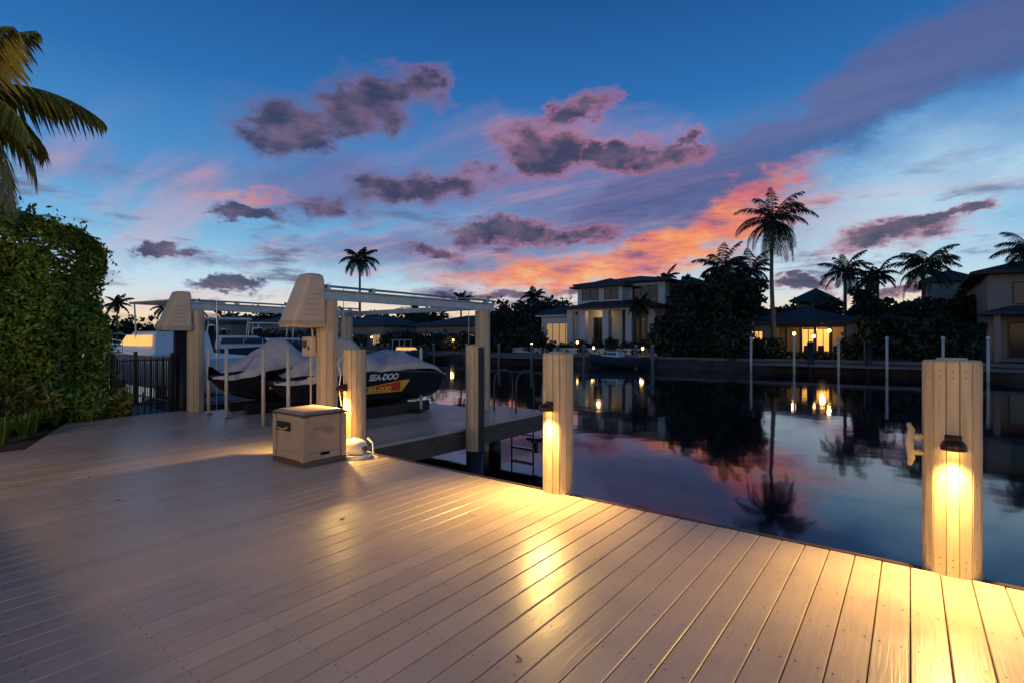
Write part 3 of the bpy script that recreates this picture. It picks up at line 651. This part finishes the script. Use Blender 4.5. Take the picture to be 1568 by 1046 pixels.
treemass('shrub_row',row(345,42),row(420,42),43,1.5,14,3500,.14,1.4); treemass('shrub_row',row(420,42),row(520,42),43,.6,24,2200,.12,1.2); treemass('shrub_row',row(520,44),row(730,44),45,3.0,15,6000,.2,2.4)
treemass('shrub_row',row(60,46),row(240,46),46,1.4,16,3500,.15,1.4); treemass('shrub_row',row(-200,46),row(40,46),47,2.6,17,4500,.22,2.4); treemass('shrub_row',-110,-62,46,2.8,18,4500,.3,2.4)
treemass('banyan_tree',row(-60,52),row(30,52),55,6.2,19,5000,.26,4); treemass('banyan_tree',row(520,56),row(590,56),56,5.6,21,4500,.26,4); treemass('banyan_tree',row(590,54),row(722,52),54,5.2,22,5500,.24,4)

def fp(b,y,up_,r,seed,name='coconut_palm',**kw):
    xx=row(b,y); D=-S*xx+C*y; z=1.4+up_*D/800
    palm(name,(xx,y,0),z,r*D/800,seed,leafw=.13*D/60,**kw)
fp(405,44,184,66,31,n=30,lean=(-.35,0),tr=.15,nl=26,droop=1.9,up=80,down=-60,leaflen=.22)
fp(-233,58,124,33,32,'royal_palm',n=20,tr=.22,nl=18,droop=1.7,leaflen=.3)
fp(321,55,112,44,33,n=20); fp(365,60,108,40,34,n=18); fp(510,58,106,40,35,'royal_palm',n=20); fp(560,64,100,32,36,n=16)
fp(630,54,114,54,37,'royal_palm',n=24); fp(792,46,140,54,38,n=20,leaflen=.3); fp(545,70,92,28,39,n=14)
fp(-78,60,62,20,40,n=14); fp(34,60,66,24,41,n=16); fp(20,62,50,20,42,n=14); fp(196,50,55,26,43,n=16); fp(235,60,95,24,44,n=14)
fp(232,66,88,20,45,n=12)
for k,(x_,y_,up_) in enumerate(((-138,30,52),(-136,38,56),(-130,45,50),(-120,47,46),(-137,26,48))):
    D=-S*x_+C*y_; palm('palm_tree',(x_,y_,0),1.4+up_*D/800,3.2,50+k,n=14,leafw=.3,nl=14)

def yard_lamp(loc,z,e,col=(1,.66,.34)):
    g=grp('patio_lamp_post',loc); MB().tube([(0,0,0),(0,0,z-.16)],.04,10).b2(-.1,.1,-.1,.1,0,.03).obj('post',M['bronze'],g); MB().ball((0,0,z),(.11,.11,.13),14,8).obj('globe',M['bulb'],g,True); MB().ball((0,0,z+.14),(.15,.15,.06),14,4,0).obj('cap',M['bronze'],g)
    light('light','POINT',(0,0,z-.3),e,col,g,shadow_soft_size=.10)
yard_lamp((-6.2,-4.2,0),2.8,860)
yard_lamp((3.0,-3.9,0),3.0,680)

# ------------------------------------------------------------------ world sky
world=bpy.data.worlds.new('World'); scene.world=world; world.use_nodes=True
nt=world.node_tree; L=nt.links.new; bg=nt.nodes['Background']
tc=nn(nt,'ShaderNodeTexCoord'); V=tc.outputs['Generated']
def math_(op,a,b=None,c=None,clamp=False):
    n=nn(nt,'ShaderNodeMath',operation=op); n.use_clamp=clamp
    for i,q in enumerate((a,b,c)):
        if q is None: continue
        if isinstance(q,(int,float)): n.inputs[i].default_value=q
        else: L(q,n.inputs[i])
    return n.outputs[0]
def dot(vec):
    n=nn(nt,'ShaderNodeVectorMath',operation='DOT_PRODUCT'); L(V,n.inputs[0]); n.inputs[1].default_value=vec; return n.outputs['Value']
az=math_('ARCTAN2',dot((C,S,0)),dot((-S,C,0)))
el=math_('ARCSINE',dot((0,0,1)))
mp=nn(nt,'ShaderNodeMapping'); mp.inputs['Scale'].default_value=(1,1,2.0); L(V,mp.inputs[0])
def noise(scale,detail=5,rough=.55,src=None,dist=0.):
    n=nn(nt,'ShaderNodeTexNoise'); n.inputs['Scale'].default_value=scale; n.inputs['Detail'].default_value=detail; n.inputs['Roughness'].default_value=rough; n.inputs['Distortion'].default_value=dist
    L(src or mp.outputs[0],n.inputs['Vector']); return n
nz=noise(9,5,.66); sp=nn(nt,'ShaderNodeSeparateColor'); L(nz.outputs['Color'],sp.inputs[0])
dx=math_('MULTIPLY_ADD',sp.outputs[0],.20,-.10); dy=math_('MULTIPLY_ADD',sp.outputs[1],.11,-.055)
cb=nn(nt,'ShaderNodeCombineXYZ'); L(math_('ADD',az,dx),cb.inputs[0]); L(math_('ADD',el,dy),cb.inputs[1]); PW=cb.outputs[0]
fb=noise(12,5,.62).outputs['Fac']
zc=math_('MAXIMUM',dot((0,0,1)),.03); zi=math_('DIVIDE',1.,math_('ADD',zc,.08))
sc=nn(nt,'ShaderNodeVectorMath',operation='SCALE'); L(V,sc.inputs[0]); L(zi,sc.inputs['Scale'])
mp2=nn(nt,'ShaderNodeMapping'); mp2.inputs['Rotation'].default_value=(0,0,R(20)); mp2.inputs['Scale'].default_value=(.5,2.2,.2); L(sc.outputs[0],mp2.inputs[0])
cir=noise(.9,5,.6,mp2.outputs[0]).outputs['Fac']

def blob_layer(blobs):
    acc=None
    for (px,py,rx,ry,an,st) in blobs:
        d=px-784; a=math.atan(d/800); e=math.atan((520-py)/math.hypot(800,d))
        kx=math.cos(a)**2/800; ky=math.cos(a)*math.cos(e)**2/800
        m=nn(nt,'ShaderNodeMapping'); m.vector_type='TEXTURE'
        m.inputs['Location'].default_value=(a,e,0); m.inputs['Rotation'].default_value=(0,0,R(an)); m.inputs['Scale'].default_value=(rx*kx,ry*ky,1)
        L(PW,m.inputs[0]); g=nn(nt,'ShaderNodeTexGradient',gradient_type='SPHERICAL'); L(m.outputs[0],g.inputs[0])
        v=g.outputs['Fac'] if st==1. else math_('MULTIPLY',g.outputs['Fac'],st)
        acc=v if acc is None else math_('MAXIMUM',acc,v)
    return acc
def sstep(v,a,b):
    n=nn(nt,'ShaderNodeMapRange',interpolation_type='SMOOTHSTEP'); n.inputs['From Min'].default_value=a; n.inputs['From Max'].default_value=b; L(v,n.inputs['Value']); return n.outputs[0]
def mix(f,a,b):
    n=nn(nt,'ShaderNodeMix',data_type='RGBA'); L(f,n.inputs[0])
    for i,q in ((6,a),(7,b)):
        if isinstance(q,tuple): n.inputs[i].default_value=(*lin(q),1)
        else: L(q,n.inputs[i])
    return n.outputs[2]
def ramp(v,stops):
    n=nn(nt,'ShaderNodeValToRGB'); L(v,n.inputs[0]); cr=n.color_ramp
    while len(cr.elements)<len(stops): cr.elements.new(.5)
    for e,(p,c) in zip(cr.elements,stops): e.position=p; e.color=(*lin(c),1)
    return n.outputs[0]
base=ramp(el,[(0,(255,206,146)),(.05,(252,228,192)),(.10,(190,220,236)),(.18,(118,184,226)),(.28,(80,148,208)),(.42,(46,112,180)),(.60,(28,80,144)),(1.0,(12,38,86))])
glow=sstep(blob_layer([(1330,340,420,160,18,1.),(1250,410,330,90,0,1.),(1568,250,180,80,35,.8),(250,440,420,60,0,.75)]),.05,.9)
col=mix(math_('MULTIPLY',glow,.70),base,(204,230,244))
veil=blob_layer([(560,290,430,90,4,.85),(120,250,330,90,0,.4),(950,310,420,130,-6,1.),(700,390,430,60,0,.85),(330,400,260,26,0,.5),(820,230,280,90,0,.8)])
vf=sstep(math_('MULTIPLY',veil,math_('ADD',cir,.5)),.08,.7)
col=mix(math_('MULTIPLY',vf,.82),col,ramp(cir,[(.34,(88,108,160)),(.5,(120,120,168)),(.66,(192,144,170))]))
sheet=blob_layer([(1400,110,330,90,24,1.),(1190,225,340,75,28,1.),(1000,290,260,65,20,.95),(1560,40,220,100,25,.9)])
sf=sstep(math_('MULTIPLY',sheet,math_('ADD',cir,.5)),.08,.62)
col=mix(math_('MULTIPLY',sf,.78),col,ramp(cir,[(.35,(64,86,140)),(.6,(104,106,152))]))
ci=sstep(cir,.50,.70); em=sstep(el,.40,.10)
col=mix(math_('MULTIPLY',math_('MULTIPLY',ci,em),.42),col,(236,170,168))
mp3=nn(nt,'ShaderNodeMapping'); mp3.inputs['Scale'].default_value=(1,1,4.6); mp3.inputs['Location'].default_value=(3.1,.4,.7); L(V,mp3.inputs[0])
brk=noise(6.5,6,.64,mp3.outputs[0]).outputs['Fac']
org=blob_layer([(1050,375,260,54,16,1.),(880,418,320,34,0,1.),(1140,305,170,34,22,.8),(1200,335,130,24,22,.6),(350,300,180,18,5,.45)])
of=sstep(math_('MULTIPLY',org,math_('MULTIPLY_ADD',brk,3.4,-.75)),.04,.66)
col=mix(math_('MULTIPLY',of,.9),col,ramp(math_('MULTIPLY_ADD',math_('SUBTRACT',fb,brk),.5,math_('MULTIPLY_ADD',el,-.5,.62)),[(.34,(176,96,132)),(.46,(224,118,116)),(.56,(250,146,90)),(.66,(255,190,120))]))
bm_=math_('MULTIPLY',sstep(brk,.50,.68),math_('MULTIPLY',sstep(el,.34,.14),sstep(el,.0,.03)))
col=mix(math_('MULTIPLY',bm_,.78),col,ramp(brk,[(.50,(180,134,160)),(.58,(112,104,142)),(.68,(70,74,108))]))
dk_=blob_layer([(450,190,140,70,6,1.),(550,165,130,68,15,1.),(630,132,76,50,10,.95),(830,232,96,58,0,1.),(885,168,74,38,18,.85),(945,235,90,34,0,1.),(1025,235,92,32,0,.9),(372,328,70,20,0,1.),(490,312,60,24,0,.9),
 (235,383,70,12,0,1.),(350,441,85,14,0,1.),(770,358,140,30,0,1.),(660,386,60,14,0,.9),(640,290,190,36,8,.75),(1350,365,150,32,6,.9),(1440,338,90,16,8,.85),
 (1235,440,80,20,0,1.),(740,452,120,14,0,1.),(920,440,120,11,0,.85),(1390,455,130,16,0,.8),(880,360,80,22,0,.8)])
df=math_('MULTIPLY',dk_,math_('MULTIPLY_ADD',fb,2.4,-.2))
da=sstep(df,.0,.52)
warmside=sstep(math_('MULTIPLY_ADD',sp.outputs[2],.5,az),-.10,.40)
dcol=mix(sstep(df,.06,.62),mix(warmside,(112,112,160),(206,120,138)),mix(sstep(fb,.36,.64),(112,92,118),(58,62,90)))
col=mix(math_('MULTIPLY',da,.92),col,dcol)
hz=sstep(el,-.02,.0)
col=mix(hz,(30,30,36),col)
L(col,bg.inputs['Color']); bg.inputs['Strength'].default_value=.97
try: world.cycles.sampling_method='NONE'
except Exception as e: print(e)

# ------------------------------------------------------------------ camera
cam=bpy.data.cameras.new('camera'); co=bpy.data.objects.new('camera',cam); scene.collection.objects.link(co)
co.location=(0,0,1.4); co.rotation_euler=(R(90),0,math.atan2(S,C)); cam.sensor_width=36; cam.lens=18.37; cam.shift_y=-.0019; cam.clip_start=.05; cam.clip_end=4000
scene.camera=co
scene.view_settings.view_transform='Standard'; scene.view_settings.look='None'; scene.view_settings.exposure=0
